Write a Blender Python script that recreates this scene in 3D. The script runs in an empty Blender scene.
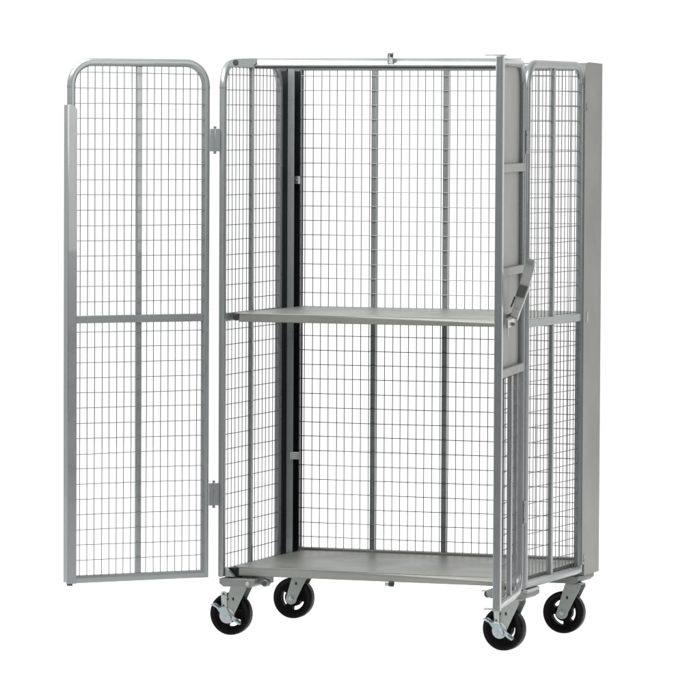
import bpy, bmesh, math, random
from mathutils import Vector, Matrix
random.seed(7)
sc = bpy.context.scene
COL = sc.collection
PI = math.pi
H = 1.65            # height of the cage frames (m)
W = 1.037           # outer width
DS = 0.5585         # depth of the side panels
GZ = 0.195          # height of the frame above the floor
DT = 0.728          # depth with the rear channel
TW, TT = 0.026, 0.021   # tube width and thickness

# ------------------------------------------------------------------ materials
def nd(nt, kind, **kw):
    n = nt.nodes.new(kind)
    for k, v in kw.items():
        setattr(n, k, v)
    return n

def metal(name, col, rough, metallic, var=0.10, scale=6.0, rvar=0.10, bump=0.02, spec=0.5, smudge=0.0, coat=0.0):
    m = bpy.data.materials.new(name)
    m.use_nodes = True
    nt = m.node_tree
    b = nt.nodes['Principled BSDF']
    tc = nd(nt, 'ShaderNodeTexCoord')
    n1 = nd(nt, 'ShaderNodeTexNoise'); n1.inputs['Scale'].default_value = scale
    n1.inputs['Detail'].default_value = 6; n1.inputs['Roughness'].default_value = 0.6
    n2 = nd(nt, 'ShaderNodeTexNoise'); n2.inputs['Scale'].default_value = scale * 14
    n2.inputs['Detail'].default_value = 3
    nt.links.new(tc.outputs['Object'], n1.inputs['Vector'])
    nt.links.new(tc.outputs['Object'], n2.inputs['Vector'])
    mr = nd(nt, 'ShaderNodeMapRange')
    mr.inputs['From Min'].default_value = 0.3; mr.inputs['From Max'].default_value = 0.7
    mr.inputs['To Min'].default_value = 1 - var; mr.inputs['To Max'].default_value = 1 + var
    nt.links.new(n1.outputs['Fac'], mr.inputs['Value'])
    mr2 = nd(nt, 'ShaderNodeMapRange')
    mr2.inputs['From Min'].default_value = 0.3; mr2.inputs['From Max'].default_value = 0.7
    mr2.inputs['To Min'].default_value = 1 - var * .4; mr2.inputs['To Max'].default_value = 1 + var * .4
    nt.links.new(n2.outputs['Fac'], mr2.inputs['Value'])
    mu = nd(nt, 'ShaderNodeMath', operation='MULTIPLY')
    nt.links.new(mr.outputs[0], mu.inputs[0]); nt.links.new(mr2.outputs[0], mu.inputs[1])
    vm = nd(nt, 'ShaderNodeVectorMath', operation='SCALE')
    vm.inputs[0].default_value = col
    nt.links.new(mu.outputs[0], vm.inputs['Scale'])
    out = vm.outputs[0]
    if smudge:
        n3 = nd(nt, 'ShaderNodeTexNoise'); n3.inputs['Scale'].default_value = 2.3
        n3.inputs['Detail'].default_value = 8; n3.inputs['Distortion'].default_value = 1.2
        nt.links.new(tc.outputs['Object'], n3.inputs['Vector'])
        r3 = nd(nt, 'ShaderNodeMapRange')
        r3.inputs['From Min'].default_value = 0.52; r3.inputs['From Max'].default_value = 0.7
        r3.inputs['To Min'].default_value = 0; r3.inputs['To Max'].default_value = smudge
        nt.links.new(n3.outputs['Fac'], r3.inputs['Value'])
        mx = nd(nt, 'ShaderNodeMix', data_type='RGBA')
        nt.links.new(r3.outputs[0], mx.inputs['Factor'])
        nt.links.new(out, mx.inputs['A'])
        mx.inputs['B'].default_value = (col[0] * 1.25, col[1] * 1.22, col[2] * 1.15, 1)
        out = mx.outputs['Result']
    nt.links.new(out, b.inputs['Base Color'])
    rr = nd(nt, 'ShaderNodeMapRange')
    rr.inputs['From Min'].default_value = 0.3; rr.inputs['From Max'].default_value = 0.7
    rr.inputs['To Min'].default_value = max(.03, rough - rvar); rr.inputs['To Max'].default_value = rough + rvar
    nt.links.new(n1.outputs['Fac'], rr.inputs['Value'])
    nt.links.new(rr.outputs[0], b.inputs['Roughness'])
    b.inputs['Metallic'].default_value = metallic
    b.inputs['Specular IOR Level'].default_value = spec
    b.inputs['Coat Weight'].default_value = coat
    if bump:
        bp = nd(nt, 'ShaderNodeBump'); bp.inputs['Strength'].default_value = bump
        bp.inputs['Distance'].default_value = 0.002
        nt.links.new(n2.outputs['Fac'], bp.inputs['Height'])
        nt.links.new(bp.outputs[0], b.inputs['Normal'])
    return m

M_TUBE = metal('silver_enamel_tube', (0.176, 0.191, 0.194), 0.30, 0.35, var=.04, coat=.6, bump=.005)
M_WIRE = metal('zinc_wire', (0.150, 0.157, 0.158), 0.36, 0.5, var=.12, scale=20, bump=0)
M_SHEET = metal('silver_enamel_sheet', (0.215, 0.222, 0.208), 0.42, 0.25, var=.04, scale=3, smudge=.25)
M_DECK = metal('silver_enamel_deck', (0.172, 0.180, 0.166), 0.42, 0.3, var=.07, scale=5, smudge=.5)
M_DARK = metal('dark_shade_sheet', (0.008, 0.011, 0.012), 0.5, 0.0, var=.2, spec=.2)  # near-black colour standing in for deep shade
M_ZINC = metal('bright_zinc_plate', (0.38, 0.41, 0.40), 0.36, 0.6, var=.14, scale=25, bump=.05)
M_BLUEZINC = metal('blue_zinc_brake', (0.30, 0.345, 0.36), 0.28, 0.7, var=.2, scale=30, bump=.05)
M_FORK = metal('zinc_fork', (0.24, 0.265, 0.25), 0.42, 0.4, var=.12, scale=20, bump=.05)
M_IRON = metal('black_cast_iron', (0.004, 0.004, 0.004), 0.5, 0.0, var=.3, scale=30, bump=.1, spec=.04)
M_RUBBER = metal('black_rubber', (0.003, 0.003, 0.003), 0.35, 0.0, var=.3, scale=30, bump=.05, spec=.10)
M_LEVER = metal('light_grey_lever', (0.46, 0.47, 0.47), 0.4, 0.1, var=.05)
M_BRACKET = metal('grey_bracket', (0.15, 0.16, 0.155), 0.5, 0.25, var=.1)
M_HOLE = metal('shadowed_hole', (0.01, 0.01, 0.012), 0.7, 0.0)
M_GRIP = metal('dark_grey_grip', (0.10, 0.105, 0.10), 0.6, 0.0, var=.15, scale=60)
M_PAD_SHADE = metal('dark_foot_and_shade', (0.03, 0.03, 0.03), 0.6, 0.0)  # door foot colour, also used for the painted shade under the rail

# ------------------------------------------------------------------ mesh helpers
def BM():
    return bmesh.new()

def obj(name, bm, mat, parent=None, bevel=0.0, seg=2, smooth=True, label=None):
    bmesh.ops.remove_doubles(bm, verts=bm.verts, dist=1e-6)
    bmesh.ops.recalc_face_normals(bm, faces=bm.faces)
    if smooth:
        for f in bm.faces: f.smooth = True
        for e in bm.edges:
            if len(e.link_faces) == 2 and e.calc_face_angle(0) > math.radians(38):
                e.smooth = False
    me = bpy.data.meshes.new(name)
    bm.to_mesh(me); bm.free()
    for m in (mat if isinstance(mat, (list, tuple)) else [mat]):
        me.materials.append(m)
    o = bpy.data.objects.new(name, me)
    COL.objects.link(o)
    if parent: o.parent = parent
    if bevel:
        md = o.modifiers.new('bevel', 'BEVEL'); md.width = bevel; md.segments = seg
        md.limit_method = 'ANGLE'; md.angle_limit = math.radians(50); md.harden_normals = False
    if label: o['label'] = label
    return o

def box(bm, x0, x1, y0, y1, z0, z1, M=None, mi=0):
    vs = []
    for x in (x0, x1):
        for y in (y0, y1):
            for z in (z0, z1):
                v = Vector((x, y, z))
                vs.append(bm.verts.new(M @ v if M else v))
    for f in ((0,1,3,2),(4,6,7,5),(0,4,5,1),(2,3,7,6),(0,2,6,4),(1,5,7,3)):
        fc = bm.faces.new([vs[i] for i in f]); fc.material_index = mi

def prism(bm, pts, y0, y1, M=None):
    """polygon in (x,z) extruded along y"""
    a = []; b = []
    for x, z in pts:
        p = Vector((x, y0, z)); q = Vector((x, y1, z))
        if M: p = M @ p; q = M @ q
        a.append(bm.verts.new(p)); b.append(bm.verts.new(q))
    n = len(pts)
    bm.faces.new(a); bm.faces.new(b[::-1])
    for i in range(n):
        bm.faces.new((a[i], a[(i+1) % n], b[(i+1) % n], b[i]))

def cyl(bm, p, q, r, n=12, r2=None, caps=True):
    p = Vector(p); q = Vector(q); d = (q - p).normalized()
    a = d.orthogonal().normalized(); b = d.cross(a)
    r2 = r if r2 is None else r2
    A = [bm.verts.new(p + (a*math.cos(2*PI*i/n) + b*math.sin(2*PI*i/n)) * r) for i in range(n)]
    B = [bm.verts.new(q + (a*math.cos(2*PI*i/n) + b*math.sin(2*PI*i/n)) * r2) for i in range(n)]
    for i in range(n):
        bm.faces.new((A[i], A[(i+1) % n], B[(i+1) % n], B[i]))
    if caps:
        bm.faces.new(A[::-1]); bm.faces.new(B)

def polywire(bm, pts, r, n=6):
    rings = []
    for i, p in enumerate(pts):
        p = Vector(p)
        d = (Vector(pts[min(i+1, len(pts)-1)]) - Vector(pts[max(i-1, 0)])).normalized()
        up = Vector((0, 1, 0))
        a = up; b = d.cross(a).normalized(); a = b.cross(d)
        rings.append([bm.verts.new(p + (a*math.cos(2*PI*k/n) + b*math.sin(2*PI*k/n))*r) for k in range(n)])
    for A, B in zip(rings, rings[1:]):
        for k in range(n):
            bm.faces.new((A[k], A[(k+1) % n], B[(k+1) % n], B[k]))
    bm.faces.new(rings[0][::-1]); bm.faces.new(rings[-1])

def section(w, t, c, n=3):
    """rounded rectangle, (in-plane a, thickness b)"""
    pts = []
    for sx, sy, a0 in ((1, 1, 0), (-1, 1, PI/2), (-1, -1, PI), (1, -1, 3*PI/2)):
        for k in range(n+1):
            a = a0 + k*PI/2/n
            pts.append((sx*(w/2-c) + c*math.cos(a), sy*(t/2-c) + c*math.sin(a)))
    return pts

def sweep(bm, path, w, t, c=.004, closed=False, y0=0.0, n=3):
    """sweep a rounded-rect section along a path in the local x-z plane"""
    S = section(w, t, c, n)
    N = len(path); rings = []
    for i in range(N):
        p = Vector(path[i])
        if closed:
            d0 = (p - Vector(path[i-1])).normalized(); d1 = (Vector(path[(i+1) % N]) - p).normalized()
        else:
            d0 = (p - Vector(path[i-1])).normalized() if i else None
            d1 = (Vector(path[i+1]) - p).normalized() if i < N-1 else None
            d0 = d0 or d1; d1 = d1 or d0
        n0 = Vector((-d0.y, d0.x)); n1 = Vector((-d1.y, d1.x))
        m = (n0 + n1).normalized(); k = 1 / max(.3, m.dot(n0))
        rings.append([bm.verts.new((p.x + m.x*a*k, y0 + b, p.y + m.y*a*k)) for a, b in S])
    L = len(S)
    for i in range(N if closed else N-1):
        A = rings[i]; B = rings[(i+1) % N]
        for k in range(L):
            bm.faces.new((A[k], A[(k+1) % L], B[(k+1) % L], B[k]))
    if not closed:
        bm.faces.new(rings[0][::-1]); bm.faces.new(rings[-1])

def rrect_path(x0, x1, z0, z1, rad, n=9):
    """corner radii order: bottom-left, bottom-right, top-right, top-left; centreline path"""
    pts = []
    for (cx, cz, sx, sz, a0), r in zip(((x0, z0, 1, 1, PI), (x1, z0, -1, 1, 1.5*PI), (x1, z1, -1, -1, 0), (x0, z1, 1, -1, PI/2)), rad):
        if r <= 0:
            pts.append((cx, cz)); continue
        ox, oz = cx + sx*r, cz + sz*r
        for k in range(n+1):
            a = a0 + k*PI/2/n
            pts.append((ox + r*math.cos(a), oz + r*math.sin(a)))
    return pts

def wire_mesh(x0, x1, z0, z1, nx, dz, zstart, y, side=-1, r=.00115, skipx=(), corner=0.0, wob=.0009):
    """welded mesh: vertical wires at y, horizontal wires on the `side` face of them"""
    bm = BM()
    xs = [x0 + (x1-x0)*(i+.5)/nx for i in range(nx)] if isinstance(nx, int) else nx
    for x in xs:
        zt = z1
        if corner:
            e = min(x-x0, x1-x)
            if e < corner: zt = z1 - (corner - math.sqrt(max(0, corner**2 - (corner-e)**2)))
        ph = random.uniform(0, 6.28); am = random.gauss(0, wob); am2 = random.gauss(0, wob*.5); ka = random.uniform(2, 5)
        n = 14
        pts = []
        for i in range(n+1):
            s = i/n
            pts.append((x + am*math.sin(s*ka+ph) + am2*math.sin(s*ka*2.7+ph), y, z0 + (zt-z0)*s))
        polywire(bm, pts, r)
    z = zstart
    while z < z1 - .004:
        if z > z0 + .004:
            xa, xb = x0, x1
            if corner and z > z1 - corner:
                e = z1 - z; k = corner - math.sqrt(max(0, corner**2 - (corner-e)**2)); xa += k; xb -= k
            ph = random.uniform(0, 6.28); am = random.gauss(0, wob*.8); ka = random.uniform(2, 6)
            n = 10
            pts = [(xa + (xb-xa)*i/n, y + side*r*1.7, z + am*math.sin(i/n*ka+ph)) for i in range(n+1)]
            polywire(bm, pts, r*1.05)
        z += dz
    return bm

# ------------------------------------------------------------------ the cart
cart = bpy.data.objects.new('cage_cart', None); COL.objects.link(cart)
cart.location = (0, 0, -GZ)
cart['label'] = 'silver grey wire mesh security cage cart on four black casters with both front doors open'
cart['category'] = 'cage cart'

def place(o, loc=(0, 0, 0), rz=0.0):
    o.location = (loc[0], loc[1], loc[2] + GZ); o.rotation_euler = (0, 0, rz)

RC = .085           # outer radius of the bent tube corners
def frame_mesh(width, radii, thick_y=-TT/2, z0=0.0, z1=H, c=.0085):
    bm = BM()
    h = TW/2
    sweep(bm, rrect_path(h, width-h, z0+h, z1-h, [max(0, r-h) if r else 0 for r in radii]), TW, TT, c, closed=True, y0=thick_y)
    # swaged joints where the bent corners slide into the straight tubes
    for x, r in ((width-h, radii[2]), (h, radii[3])):
        if r:
            z = z1 - r - .004
            for k, e in ((0, .0006), (1, .0013), (2, .0006)):
                sweep(bm, [(x, z-.004+k*.0027), (x, z-.004+k*.0027+.0026)], TW+e, TT+e, c, y0=thick_y)
    return bm

# ---- side panels: local x runs from front to back, local y = outwards (left) / inwards
def side_panel(left):
    # visible face lies at y=0 of the local frame, thickness towards -y
    o = obj('side_panel', frame_mesh(DS, (0, 0, RC, RC)), M_TUBE, cart,
            label='left side panel of rounded tube and wire mesh' if left else 'right side panel of rounded tube and wire mesh')
    # wires lie on the inner face of the panel
    if left: ym, sd = -.0035, 1
    else:    ym, sd = -TT+.0035, -1
    xs = []
    x0, x1 = TW-.002, DS-TW+.002
    cb = DS/2 - .008
    g = (cb-.010-TW)/7
    xs = [TW + g*(i+.6) for i in range(7)] + [cb+.018 + g*(i+.4) for i in range(7)]
    wm = obj('wire_mesh', wire_mesh(TW-.004, DS-TW+.004, .022, H-TW+.003, xs, .0478, .072, ym, sd, corner=RC-TW, r=.0014), M_WIRE, o)
    bm = BM(); yb = -TT/2 - (.003 if left else -.003)
    box(bm, cb-.009, cb+.009, yb-.007, yb+.007, TW-.001, .830-.0135)
    box(bm, cb-.009, cb+.009, yb-.007, yb+.007, .830+.0135, H-TW+.001)
    obj('centre_bar', bm, M_TUBE, o, bevel=.002)
    bm = BM(); yc = -TT/2 - (.0015 if left else -.0015)
    box(bm, TW-.001, DS-TW+.001, yc-.0085, yc+.0085, .830-.0135, .830+.0135)
    obj('crossbar', bm, M_TUBE, o, bevel=.002)
    return o

# left panel: camera sees its inner (+X) face.  local x -> world +Y, local y = z x x -> world -X
ang = math.atan2(DS, -.016)
lp = side_panel(True)
# local y>0 is outward (-X); inner face must be at X = TT, so shift
place(lp, (TT, 0, 0), ang)
lp.location.x -= TT
# right panel: outer face (+X) visible: local y -> -X ; outer face is local -y face
ang = math.atan2(DS, .0093)
rp = side_panel(False)
place(rp, (W-TT, 0, 0), ang)

# swap wire planes: on the left the inner face is local -y, on the right the inner face is local y=0
for p_, inner in ((lp, -TT), (rp, 0.0)):
    for ch in p_.children:
        if p_ is lp: ch.location.y = -TT*0 + (-TT + .0035) - (-.0035) if ch.name.startswith('wire') else -.003*0
        else: ch.location.y = (TT - .007) if ch.name.startswith('wire') else 0

# ---- rear panel with its deep sheet channels
BW = W-.0095
bp = obj('back_panel', frame_mesh(BW, (0, 0, 0, 0), z0=.014, z1=H-.002), M_TUBE, cart, label='mesh back panel with three upright bars')
place(bp, (-.0135, .706+TT/2, 0), 0)
bars = [.263+.0195, .513+.0195, .7815]
xs = []
edges = [TW] + bars + [BW-TW]
for a, b in zip(edges, edges[1:]):
    n = round((b-a)/.0272)
    xs += [a + (b-a)*(i+.55)/n for i in range(n)]
obj('wire_mesh', wire_mesh(TW-.004, BW-TW+.004, .036, H-TW, xs, .0478, .075, -TT+.0035, -1, r=.0014), M_WIRE, bp)
for b in bars:
    bm = BM(); box(bm, b-.0085, b+.0085, -.0155, -.0005, .038, H-TW)
    obj('upright_bar', bm, M_TUBE, bp, bevel=.002)

def channel(left):
    bm = BM(); t = .0018
    y0, y1 = DS+.010, DT
    if left:
        box(bm, -.022, -.022+t, y0, y1, -.004, H)                 # outer web
        box(bm, .016, .039, y0, y0+t, -.004, H)                   # front lip
        box(bm, -.022+t, .0115, y1-t, y1, -.004, H)                # rear lip
    else:
        x = W + .0112
        ya = DS - .016
        prism(bm, [(ya, .030), (y0, .030), (y0, -.006), (y1, -.006), (y1, H-.004), (y0+.012, H-.001), (DS-.010, H-.005), (ya, H-.030)], x-t, x, Matrix(((0,1,0,0),(1,0,0,0),(0,0,1,0),(0,0,0,1))))
        box(bm, x-.036, x-t, y0, y0+t, -.004, H-.008)
        box(bm, x-.040, x-t, y1-t, y1, -.004, H-.006)
    o = obj('rear_channel', bm, M_TUBE if left else M_SHEET, cart, bevel=.0006, seg=1, label='tall plain sheet metal channel at the rear %s corner' % ('left' if left else 'right'))
    place(o)
    return o
cl = channel(True); cr = channel(False)
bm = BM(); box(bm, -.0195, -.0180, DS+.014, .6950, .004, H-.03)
box(bm, -.0178, .0120, .6935, .6950, .004, H-.03)  # dark sheets put in for the shade of the hollow channel
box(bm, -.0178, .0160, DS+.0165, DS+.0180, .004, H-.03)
obj('channel_shade_sheet', bm, M_DARK, cl, label='black sheets painted as shade inside the channel')
# clips and catches on the rear corner
bm = BM(); box(bm, .000, .0140, .672, .6932, 1.247, 1.273); cyl(bm, (.007, .672, 1.26), (.007, .668, 1.26), .004)
obj('clip', bm, M_ZINC, cl, bevel=.002)
bm = BM(); box(bm, .030, .061, .5650, .5676, .341, .365)
for x in (.0355, .0555): cyl(bm, (x, .5640, .352), (x, .5622, .352), .0032)
obj('clip', bm, M_ZINC, cl, bevel=.0015)
bm = BM(); box(bm, W+.0112, W+.0124, DS+.012, DS+.030, .812, .846)
obj('catch', bm, M_TUBE, cr)
for z in (1.51, .055):
    bm = BM(); box(bm, W+.0112, W+.0125, DS+.000, DS+.026, z-.006, z+.008); cyl(bm, (W+.0112, DS+.006, z-.012), (W+.0135, DS+.006, z-.012), .004)
    obj('catch', bm, M_FORK, cr)

# ---- front top rail
bm = BM()
S = [(0, 0), (.0, .007), (.003, .012), (.010, .0215), (.015, .0255), (.018, .026), (.021, .0225), (.021, 0)]
A = [bm.verts.new((.042, y, 1.628+z)) for y, z in S]; B = [bm.verts.new((W-TT-.012, y, 1.628+z)) for y, z in S]
bm.faces.new(A); bm.faces.new(B[::-1])
for i in range(len(S)): bm.faces.new((A[i], A[(i+1) % len(S)], B[(i+1) % len(S)], B[i]))
rail = obj('top_rail', bm, M_TUBE, cart, bevel=.0015)
place(rail, (0, .0, 0))
bm = BM(); prism(bm, [(.036, 1.6275), (.118, 1.6275), (.130, 1.6390), (.124, 1.6545), (.07, 1.6535), (.045, 1.650), (.036, 1.644)], -.0060, .0100)
g = obj('corner_gusset', bm, M_TUBE, rail, bevel=.001)
bm = BM(); cyl(bm, (.060, -.0085, 1.640), (.060, -.0061, 1.640), .0092, 20)
obj('bolt_head_or_hole', bm, M_HOLE, rail, bevel=.001)  # dark disc standing in for a shaded hole at the tube end
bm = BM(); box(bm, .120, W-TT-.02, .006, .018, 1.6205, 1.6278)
obj('rail_shade_strip', bm, M_PAD_SHADE, rail)  # dark strip added in place of the shade under the rail
bm = BM()
box(bm, .570, .573, -.006, -.0002, 1.637, 1.667); box(bm, .586, .589, -.006, -.0002, 1.637, 1.667)
box(bm, .573, .586, -.0022, -.0006, 1.637, 1.668); box(bm, .570, .589, -.0062, .010, 1.668, 1.671)
obj('latch_keeper', bm, M_ZINC, rail, bevel=.001)
bm = BM(); cyl(bm, (.583, -.010, 1.663), (.590, -.010, 1.663), .0055, 12)
obj('latch_pin', bm, M_HOLE, rail)

# ---- shelf and deck
def tray(name, x0, x1, y0, y1, ztop, lip, chamfer, lab):
    bm = BM(); t = .002
    pts = [(x0+chamfer, y0), (x1-chamfer*.3, y0), (x1, y0+chamfer), (x1, y1), (x0, y1), (x0, y0+chamfer*1.2)]
    # top sheet
    a = [bm.verts.new((x, y, ztop)) for x, y in pts]; b = [bm.verts.new((x, y, ztop-t)) for x, y in pts]
    bm.faces.new(a); bm.faces.new(b[::-1])
    n = len(pts)
    for i in range(n): bm.faces.new((a[i], a[(i+1) % n], b[(i+1) % n], b[i]))
    box(bm, x0+chamfer, x1-chamfer*.3, y0, y0+t, ztop-lip, ztop-t)
    box(bm, x0+chamfer, x1-chamfer*.3, y0+t, y0+.016, ztop-lip, ztop-lip+t)
    box(bm, x0, x0+t, y0+chamfer*1.2, y1, ztop-lip, ztop-t)
    box(bm, x1-t, x1, y0+chamfer, y1, ztop-lip, ztop-t)
    box(bm, x0+t, x1-t, y1-t, y1, ztop-lip, ztop-t)
    o = obj(name, bm, M_DECK, cart, bevel=.0016, seg=3, label=lab)
    place(o)
    return o
tray('shelf', .034, 1.006, .030, .690, .843, .026, .026, 'middle sheet metal shelf')
tray('deck', .036, 1.010, .030, .668, .033, .028, .026, 'bottom sheet metal deck')
bm = BM(); cyl(bm, (.0475, .034, .8295), (.0475, .060, .8295), .0095, 18)
place(obj('tube_end', bm, M_HOLE, cart))
# sill behind the deck
bm = BM(); box(bm, .02, 1.01, .670, .694, .010, .040)
place(obj('rear_sill', bm, M_SHEET, cart, bevel=.002))
# keeper stub under the deck lip
bm = BM(); cyl(bm, (.560, .034, -.002), (.573, .034, -.002), .0085, 14)
k = obj('latch_keeper', bm, M_FORK, cart); place(k)
bm = BM(); cyl(bm, (.573, .034, -.002), (.586, .034, -.002), .0095, 14)
obj('rubber_plug', bm, M_HOLE, k)

# ---- doors
def hinge(parent, z, right):
    bm = BM()
    s = 1
    # knuckle stands just outside the hinge tube, leaves to either side
    kx = -.0166 if right else -.0180
    for i in range(5):
        a = z-.037 + i*.0148
        cyl(bm, (kx, -.006, a), (kx, -.006, a+.0142), .0058, 14)
    cyl(bm, (kx, -.006, z-.043), (kx, -.006, z+.043), .0036, 12)
    cyl(bm, (kx, -.006, z+.0385), (kx, -.006, z+.044), .005, 12); cyl(bm, (kx, -.006, z-.044), (kx, -.006, z-.0385), .005, 12)
    box(bm, kx, .0008, -.0045, -.0015, z-.036, z+.036)
    box(bm, kx-(.024 if right else .0150), kx+.003, *((.0012, .0034) if right else (-.0010, .0015)), z-.036, z+.036)
    if right: box(bm, kx-.024, .018, .0008, .0030, z-.036, z+.036)
    for dz in (-.022, .022):
        if right: cyl(bm, (.010, .0030, z+dz), (.010, .0046, z+dz), .0035, 8)
    return obj('hinge', bm, M_TUBE, parent, bevel=.0006, seg=1)

a1 = PI + .847
L1 = .4955
d1 = obj('door', frame_mesh(L1, (0, 0, RC, RC)), M_TUBE, cart, label='left mesh door swung wide open')
place(d1, (-.0152, -.0293, 0), a1)
cb = .247
gL = (cb-.010-TW)/8.3
xs = [TW + gL*(i+.75) for i in range(8)] + [cb+.010 + gL*(i+.75) for i in range(8)]
obj('wire_mesh', wire_mesh(TW-.004, L1-TW+.004, .022, H-TW+.003, xs, .0478, .074, -.0035, 1, corner=RC-TW, r=.00138), M_WIRE, d1)
bm = BM()
box(bm, cb-.009, cb+.009, -.019, -.0050, TW-.001, .831-.0125); box(bm, cb-.009, cb+.009, -.019, -.0050, .831+.0125, H-TW+.001)
obj('centre_bar', bm, M_TUBE, d1, bevel=.002)
bm = BM(); box(bm, TW-.001, L1-TW+.001, -.0185, .0005, .831-.0125, .831+.0125)
obj('crossbar', bm, M_TUBE, d1, bevel=.002)
bm = BM()
prism(bm, [(L1-.0285, .0005), (L1+.0012, .0005), (L1+.0012, 1.503), (L1-.016, 1.503), (L1-.0285, 1.489)], .0004, .0022)
box(bm, L1+.0004, L1+.0022, -TT-.010, .0004, .004, 1.503)
obj('edge_strip', bm, M_TUBE, d1, bevel=.0006, seg=1, label='flat strip along the free edge of the door')
bm = BM(); box(bm, L1-.018, L1-.004, -.018, -.004, -.006, -.0002)
obj('door_foot', bm, M_PAD_SHADE, d1)
for z in (1.394, .266): hinge(d1, z, False)

a2 = PI + 1.7455
L2 = .500
Z0 = -.0145
bm = frame_mesh(L2-.001, (RC, 0, 0, RC), z0=Z0, z1=H-.001)
d2 = obj('door', bm, M_TUBE, cart, label='right door opened towards the viewer with sheet metal over its upper part')
place(d2, (W+.0019, -.0293, 0), a2)
bm = BM(); box(bm, L2-.0275, L2+.0012, -TT-.0008, .0010, Z0-.0006, H+.004)
obj('edge_post', bm, M_TUBE, d2, bevel=.002)
# sheet panel above, mesh below
bm = BM(); box(bm, TW-.004, L2-TW, -TT+.001, -TT+.0035, .690, H-TW)
obj('sheet_panel', bm, M_SHEET, d2, label='plain sheet metal panel in the upper part of the door')
for z in (1.317, 1.003, .698):
    bm = BM(); box(bm, TW-.001, L2-.0275, -TT+.004, -.0004, z-.0130, z+.0130)
    obj('crossbar', bm, M_SHEET, d2, bevel=.002)
cb = .25
gL = (cb-.010-TW)/8.3
xs = [TW + gL*(i+.75) for i in range(8)] + [cb+.010 + gL*(i+.75) for i in range(8)]
obj('wire_mesh', wire_mesh(TW-.004, L2-TW+.004, Z0+.02, .686, xs, .0478, .055, -TT+.002, -1, r=.00138), M_WIRE, d2)
bm = BM(); box(bm, cb-.009, cb+.009, -TT+.004, -.002, Z0+TW-.001, .6845)
obj('centre_bar', bm, M_TUBE, d2, bevel=.002)
for z in (1.394, .245): hinge(d2, z, True)
# cam tabs of the lock rod, top and bottom of the free edge
for z, x0, x1, nm in ((H+.0045, -.056, .006, 'cam_tab'), (-.010, -.050, -TT-.001, 'cam_tab')):
    bm = BM(); prism(bm, [(0, 0), (1, 0), (1, 1), (0, 1)], 0, 1, Matrix(((.026, 0, 0, L2-.028), (0, 0, x1-x0, x0), (0, .0026, 0, z), (0, 0, 0, 1))))
    obj(nm, bm, M_FORK, d2, bevel=.0005, seg=1)
# latch bracket
bm = BM(); box(bm, .245, .400, .0006, .0030, .834, .861); box(bm, .385, .400, .0030, .0046, .806, .858)
cyl(bm, (.30, .003, .842), (.30, .009, .842), .006, 12)
lb = obj('latch_bracket', bm, M_TUBE, d2, bevel=.0008, seg=1)
bm = BM(); cyl(bm, (.30, .009, .842), (.30, .0105, .842), .0045, 12); obj('screw', bm, M_HOLE, d2)
# lever, modelled in world axes then carried by the door
inv = Matrix.Rotation(-a2, 4, 'Z') @ Matrix.Translation((-(W+.0019), .0293, 0))
Y0 = -.30
def lev(pts, y0, y1):
    bm = BM(); prism(bm, pts, Y0+y0, Y0+y1, inv); return bm
lever = obj('latch_lever', lev([(1.085, .862), (1.104, .853), (1.113, .880), (1.140, .950), (1.1605, 1.028), (1.158, 1.038), (1.137, 1.043), (1.131, 1.036), (1.116, .985), (1.098, .930)], -.004, .004), M_LEVER, d2, bevel=.0015, label='latch lever standing out from the door')
g = obj('grip', lev([(1.0985, .928), (1.125, .921), (1.1385, .956), (1.112, .963)], -.0085, -.0042), M_GRIP, d2, bevel=.001)
g = obj('lever_tip', lev([(1.133, 1.030), (1.1585, 1.023), (1.1605, 1.030), (1.135, 1.038)], -.012, -.0042), M_ZINC, d2, bevel=.001)
g = obj('lever_clamp', lev([(1.083, .866), (1.107, .860), (1.114, .882), (1.090, .889)], -.011, -.0042), M_LEVER, d2, bevel=.0015)
bm = BM(); cyl(bm, inv @ Vector((1.093, Y0+.006, .925)), inv @ Vector((1.080, Y0+.006, .893)), .0028, 8)
obj('link_rod', bm, M_GRIP, d2)
bm = BM(); cyl(bm, inv @ Vector((1.060, Y0, .858)), inv @ Vector((1.092, Y0, .874)), .006, 10)
obj('pivot', bm, M_TUBE, d2)

# ---- caster mounts under the frame
def mount(x0, x1, y0, y1, z0, z1, rod=None, mirror=False, rodz=-.017):
    bm = BM()
    c = .010
    prism(bm, [(x0+.014, z0), (x1-.014, z0), (x1, z0+c), (x1, z1), (x0, z1), (x0, z0+c)], y0, y1)
    if rod:
        rx, ry = rod
        cyl(bm, (rx, ry, rodz), (rx, ry+.03, rodz), .012, 18)
    o = obj('mounting_plate', bm, M_BRACKET, cart, bevel=.003)
    place(o)
    return o
m1 = mount(.006, .128, .000, .150, -.030, -.003, rod=(.150, .03))
bm = BM(); cyl(bm, (.150, .0296, -.017), (.150, .0285, -.017), .0085, 16); obj('tube_end', bm, M_PAD_SHADE, m1)
bm = BM(); box(bm, .022, .150, .040, .115, -.022, .004); obj('crossmember', bm, M_BRACKET, m1, bevel=.002)
bm = BM(); cyl(bm, (.104, -.002, -.018), (.104, .004, -.018), .007, 8); cyl(bm, (.104, -.006, -.018), (.104, -.002, -.018), .004, 10)
obj('bolt_head_or_hole', bm, M_ZINC, m1, bevel=.0006, seg=1)
m2 = mount(.905, W+.003, .002, .132, -.032, -.006, rod=(.900, .03), rodz=-.022)
bm = BM(); cyl(bm, (.900, .0296, -.022), (.900, .0285, -.022), .0085, 16); obj('tube_end', bm, M_PAD_SHADE, m2)
bm = BM(); box(bm, .885, .93, .012, .03, -.012, -.010); obj('pin_tab', bm, M_FORK, m2)
bm = BM(); prism(bm, [(0.0, -.012), (.128, -.012), (.128, 0), (.0, 0)], W-.010, W+.0035, Matrix(((0,1,0,0),(1,0,0,0),(0,0,1,0),(0,0,0,1))))
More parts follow.
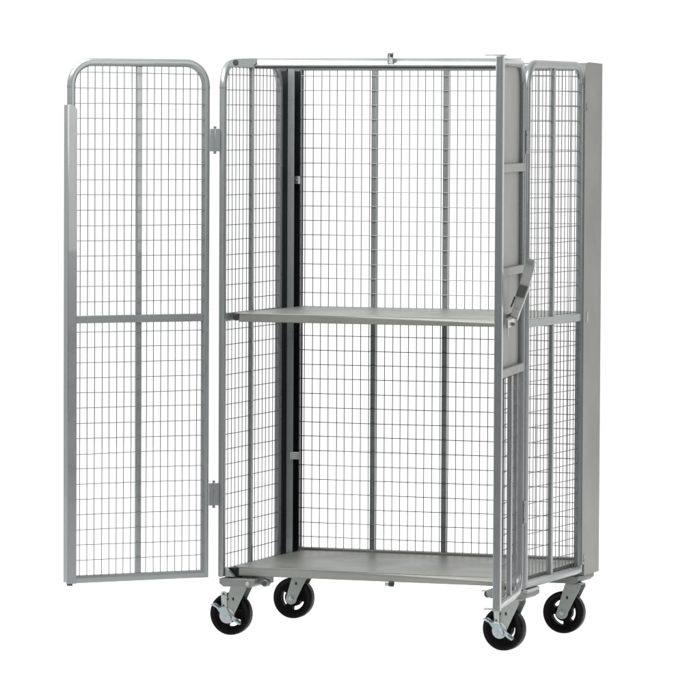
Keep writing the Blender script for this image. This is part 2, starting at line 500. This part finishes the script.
obj('side_lug', bm, M_TUBE, m2, bevel=.002)
m3 = mount(.930, W+.004, .525, .700, -.030, -.006)
m4 = mount(.006, .130, .540, .715, -.030, -.006)
# little floor bracket inside the front left corner
bm = BM(); prism(bm, [(.023, .001), (.055, .001), (.023, .032)], .010, .028)
place(obj('corner_gusset', bm, M_TUBE, cart, bevel=.001))

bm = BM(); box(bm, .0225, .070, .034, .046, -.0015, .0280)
place(obj('corner_shade_block', bm, M_DARK, cart, bevel=.001))  # dark block put in for the shaded gap behind the corner

# ---- casters
R = .0685
def wheel_mesh():
    bm = BM(); N = 108
    rad = [.011, .020, .0285, .0415, .0525]
    hy = [.021, .021, .012, .012, .016]
    slot = set()
    for k in range(N):
        a = (k+.5)*360/N
        for c in (112, 232, 352):
            d = (a-c+180) % 360 - 180
            if abs(d) < 39: slot.add(k)
    V = {}
    def v(j, k, s):
        k %= N
        if (j, k, s) not in V:
            a = 2*PI*k/N; r = rad[j]
            if j in (2, 3):      # rounded slot ends
                pass
            V[j, k, s] = bm.verts.new((r*math.cos(a), s*hy[j], r*math.sin(a)))
        return V[j, k, s]
    for j in range(len(rad)-1):
        for k in range(N):
            if j == 2 and k in slot: continue
            for s in (-1, 1):
                bm.faces.new((v(j,k,s), v(j,k+1,s), v(j+1,k+1,s), v(j+1,k,s)))
            if j == 2:
                if (k+1) % N in slot: bm.faces.new((v(2,k+1,-1), v(3,k+1,-1), v(3,k+1,1), v(2,k+1,1)))
                if (k-1) % N in slot: bm.faces.new((v(2,k,-1), v(3,k,-1), v(3,k,1), v(2,k,1)))
    for k in range(N):
        for j in (0, len(rad)-1):
            bm.faces.new((v(j,k,-1), v(j,k+1,-1), v(j,k+1,1), v(j,k,1)))
        if k in slot:
            for j in (2, 3):
                bm.faces.new((v(j,k,-1), v(j,k+1,-1), v(j,k+1,1), v(j,k,1)))
    return bm

def tyre_mesh():
    bm = BM(); N = 96
    prof = [(.0527, -.017), (.0605, -.0195), (.0650, -.0190), (.0677, -.0160), (R, -.009), (R, .009), (.0677, .0160), (.0650, .0190), (.0605, .0195), (.0527, .017)]
    rings = [[bm.verts.new((r*math.cos(2*PI*k/N), y, r*math.sin(2*PI*k/N))) for r, y in prof] for k in range(N)]
    n = len(prof)
    for k in range(N):
        A = rings[k]; B = rings[(k+1) % N]
        for i in range(n):
            bm.faces.new((A[i], A[(i+1) % n], B[(i+1) % n], B[i]))
    return bm

def fork_mesh(px, top, brake):
    """origin at wheel centre; px = pivot offset; top = height of the plate underside"""
    bm = BM()
    for y0, y1 in ((-.0290, -.0250), (.0250, .0290)):
        pts = []
        for k in range(13):
            a = PI*(1.08 + .92*k/12)
            pts.append((.0205*math.cos(a), .0205*math.sin(a)))
        pts += [(px+.027, top-.012), (px+.025, top-.002), (px-.025, top-.002), (px-.030, top-.016)]
        prism(bm, pts, y0, y1)
    box(bm, px-.024, px+.024, -.0249, .0249, top-.0065, top-.0025)
    cyl(bm, (px, 0, top-.0045), (px, 0, top+.001), .026, 28)
    return bm

def caster(x, y, px, top, brake, rz, lab, wr):
    o = obj('caster', fork_mesh(px, top, brake), M_FORK, cart, bevel=.0008, seg=2, label=lab)
    place(o, (x, y, -GZ+R), rz)
    w = obj('wheel', wheel_mesh(), M_IRON, o, bevel=0); w.rotation_euler = (0, wr, 0)
    obj('tyre', tyre_mesh(), M_RUBBER, o)
    bm = BM(); cyl(bm, (0, -.0290, 0), (0, -.0335, 0), .0088, 6); cyl(bm, (0, -.0335, 0), (0, -.0385, 0), .0042, 12)
    cyl(bm, (0, .029, 0), (0, .035, 0), .0085, 6); cyl(bm, (0, -.024, 0), (0, .024, 0), .006, 12)
    obj('axle_bolt', bm, M_ZINC, o, bevel=.0006, seg=1)
    bm = BM(); prism(bm, [(px*.5+.0035*math.cos(a*PI/8), .050+.0055*math.sin(a*PI/8)) for a in range(16)], -.0300, -.0292)
    obj('fork_hole', bm, M_HOLE, o)
    if brake:
        bm = BM()
        # pedal arm, wedge on the left rising, tail on the right falling
        prism(bm, [(-.047, .034), (-.043, .036), (-.018, .022), (-.002, .020), (.006, .006), (.026, -.008), (.046, -.020), (.048, -.026), (.040, -.029), (.018, -.020), (.004, -.024), (-.012, -.024), (-.020, -.010), (-.026, .004), (-.044, .026)], -.0360, -.0325)
        prism(bm, [(-.050, .032), (-.046, .0365), (-.020, .024), (-.022, .020)], -.060, -.0362)
        prism(bm, [(.030, -.014), (.049, -.025), (.046, -.031), (.027, -.020)], -.052, -.0362)
        cyl(bm, (.004, -.0362, -.010), (.004, -.041, -.010), .010, 16)
        obj('brake_lever', bm, M_BLUEZINC, o, bevel=.001)
        bm = BM()
        prism(bm, [(-.021, .012), (-.004, .012), (-.003, .068), (-.006, .074), (-.020, .074), (-.024, .068)], -.0328, -.0302)
        box(bm, -.020, -.006, -.040, -.0328, .060, .0625)
        prism(bm, [(-.004+.0255*math.cos(k*PI/12), -.004+.0255*math.sin(k*PI/12)) for k in range(24)], -.0312, -.0300)
        obj('brake_bracket', bm, M_ZINC, o, bevel=.001)
        bm = BM()
        for cx, cz in ((-.014, .066), (-.0005, .048), (-.0135, .028)):
            cyl(bm, (cx, -.0330, cz), (cx, -.0342, cz), .0027, 10)
        obj('rivet', bm, M_HOLE, o)
    return o
TOPZ = -.0325 - (-GZ+R)      # underside of the mounting plates above the wheel centre
caster(.008, .105, .034, TOPZ+.002, True, 0.0, 'front left caster with foot brake', .995)
caster(.012, .655, .036, TOPZ+.003, False, 0.0, 'rear left caster without brake', .82)
caster(.962, .018, .034, TOPZ+.002, True, -.10, 'front right caster with foot brake', 0.38)
caster(.983, .566, .036, TOPZ+.003, False, 0.0, 'rear right caster without brake', 0.0)

# ------------------------------------------------------------------ floor: white translucent sheet with an added lamp below
bm = BM()
box(bm, -5, 6, -5, 6, -.006, 0)
fm = bpy.data.materials.new('white_acrylic'); fm.use_nodes = True
nt = fm.node_tree; b = nt.nodes['Principled BSDF']
nt.nodes.remove(b)
out = nt.nodes['Material Output']
df = nd(nt, 'ShaderNodeBsdfDiffuse'); tr = nd(nt, 'ShaderNodeBsdfTranslucent'); mx = nd(nt, 'ShaderNodeMixShader')
nz = nd(nt, 'ShaderNodeTexNoise'); nz.inputs['Scale'].default_value = 3
mr = nd(nt, 'ShaderNodeMapRange'); mr.inputs['To Min'].default_value = .93; mr.inputs['To Max'].default_value = .97
cb_ = nd(nt, 'ShaderNodeCombineColor')
nt.links.new(nz.outputs['Fac'], mr.inputs['Value'])
for i in range(3): nt.links.new(mr.outputs[0], cb_.inputs[i])
nt.links.new(cb_.outputs[0], df.inputs['Color']); nt.links.new(cb_.outputs[0], tr.inputs['Color'])
mx.inputs[0].default_value = .5
nt.links.new(df.outputs[0], mx.inputs[1]); nt.links.new(tr.outputs[0], mx.inputs[2]); nt.links.new(mx.outputs[0], out.inputs['Surface'])
# one sheet: a single surface so that light from below passes once
bm.free(); bm = BM()
vs = [bm.verts.new(p) for p in ((-6, -2.3, -GZ), (5, -2.3, -GZ), (5, 8, -GZ), (-6, 8, -GZ))]
bm.faces.new(vs)
fl = obj('floor', bm, fm); fl.location = (0, 0, 0); fl['kind'] = 'structure'

def area(name, loc, target, sx, sy, energy, col=(1, 1, 1)):
    l = bpy.data.lights.new(name, 'AREA'); l.shape = 'RECTANGLE'; l.size = sx; l.size_y = sy; l.energy = energy; l.color = col
    o = bpy.data.objects.new(name, l); COL.objects.link(o); o.location = loc
    d = Vector(target) - Vector(loc); o.rotation_euler = d.to_track_quat('-Z', 'Y').to_euler()
    return o
area('underfloor_fill_lamp', (-.5, 2.85, -GZ-.4), (-.5, 2.85, 0), 12.6, 11.9, 800)  # added fill lamp under the floor, keeps it white without shadows
area('softbox_overhead', (-.1, -.95, 2.65), (.2, -.2, 1.4), 2.4, 1.5, 112, (1, .99, .97))
area('softbox_right', (2.7, -.9, 1.7), (.9, .1, .9), 1.0, 1.6, 19, (1, .98, .95))

# ------------------------------------------------------------------ world: white studio backdrop behind, dimmer room in front
w = bpy.data.worlds.new('World'); sc.world = w; w.use_nodes = True
nt = w.node_tree; bg = nt.nodes['Background']
tc = nd(nt, 'ShaderNodeTexCoord')
vm = nd(nt, 'ShaderNodeVectorMath', operation='DOT_PRODUCT'); vm.inputs[1].default_value = (-.347, .938, 0)
nt.links.new(tc.outputs['Generated'], vm.inputs[0])
mr = nd(nt, 'ShaderNodeMapRange', interpolation_type='SMOOTHSTEP')
mr.inputs['From Min'].default_value = .25; mr.inputs['From Max'].default_value = .8
nt.links.new(vm.outputs['Value'], mr.inputs['Value'])
sx = nd(nt, 'ShaderNodeSeparateXYZ'); nt.links.new(tc.outputs['Generated'], sx.inputs[0])
mz = nd(nt, 'ShaderNodeMapRange'); mz.inputs['From Min'].default_value = -.2; mz.inputs['From Max'].default_value = .9
mz.inputs['To Min'].default_value = .12; mz.inputs['To Max'].default_value = .75
nt.links.new(sx.outputs['Z'], mz.inputs['Value'])
mm = nd(nt, 'ShaderNodeMix', data_type='FLOAT')
nt.links.new(mr.outputs[0], mm.inputs['Factor']); nt.links.new(mz.outputs[0], mm.inputs['A']); mm.inputs['B'].default_value = 1.15
nt.links.new(mm.outputs['Result'], bg.inputs['Strength'])
bg.inputs['Color'].default_value = (1, 1, 1, 1)

# ------------------------------------------------------------------ camera
cd = bpy.data.cameras.new('camera'); cam = bpy.data.objects.new('camera', cd); COL.objects.link(cam)
d = Vector((-0.34686362, 0.93664374, -0.04882761)); r = Vector((0.93767138, 0.34749096, 0.00473393)); u = Vector((-0.02140116, 0.04414223, 0.998796))
Mx = Matrix((( r.x, u.x, -d.x, 5.60449449), (r.y, u.y, -d.y, -13.92200286), (r.z, u.z, -d.z, 1.46120357), (0, 0, 0, 1)))
cam.matrix_world = Mx
cd.sensor_width = 36; cd.lens = 242.4767; cd.clip_end = 200; cd.clip_start = .1
sc.camera = cam
sc.view_settings.view_transform = 'Standard'; sc.view_settings.look = 'None'
sc.view_settings.exposure = 0; sc.view_settings.gamma = 1
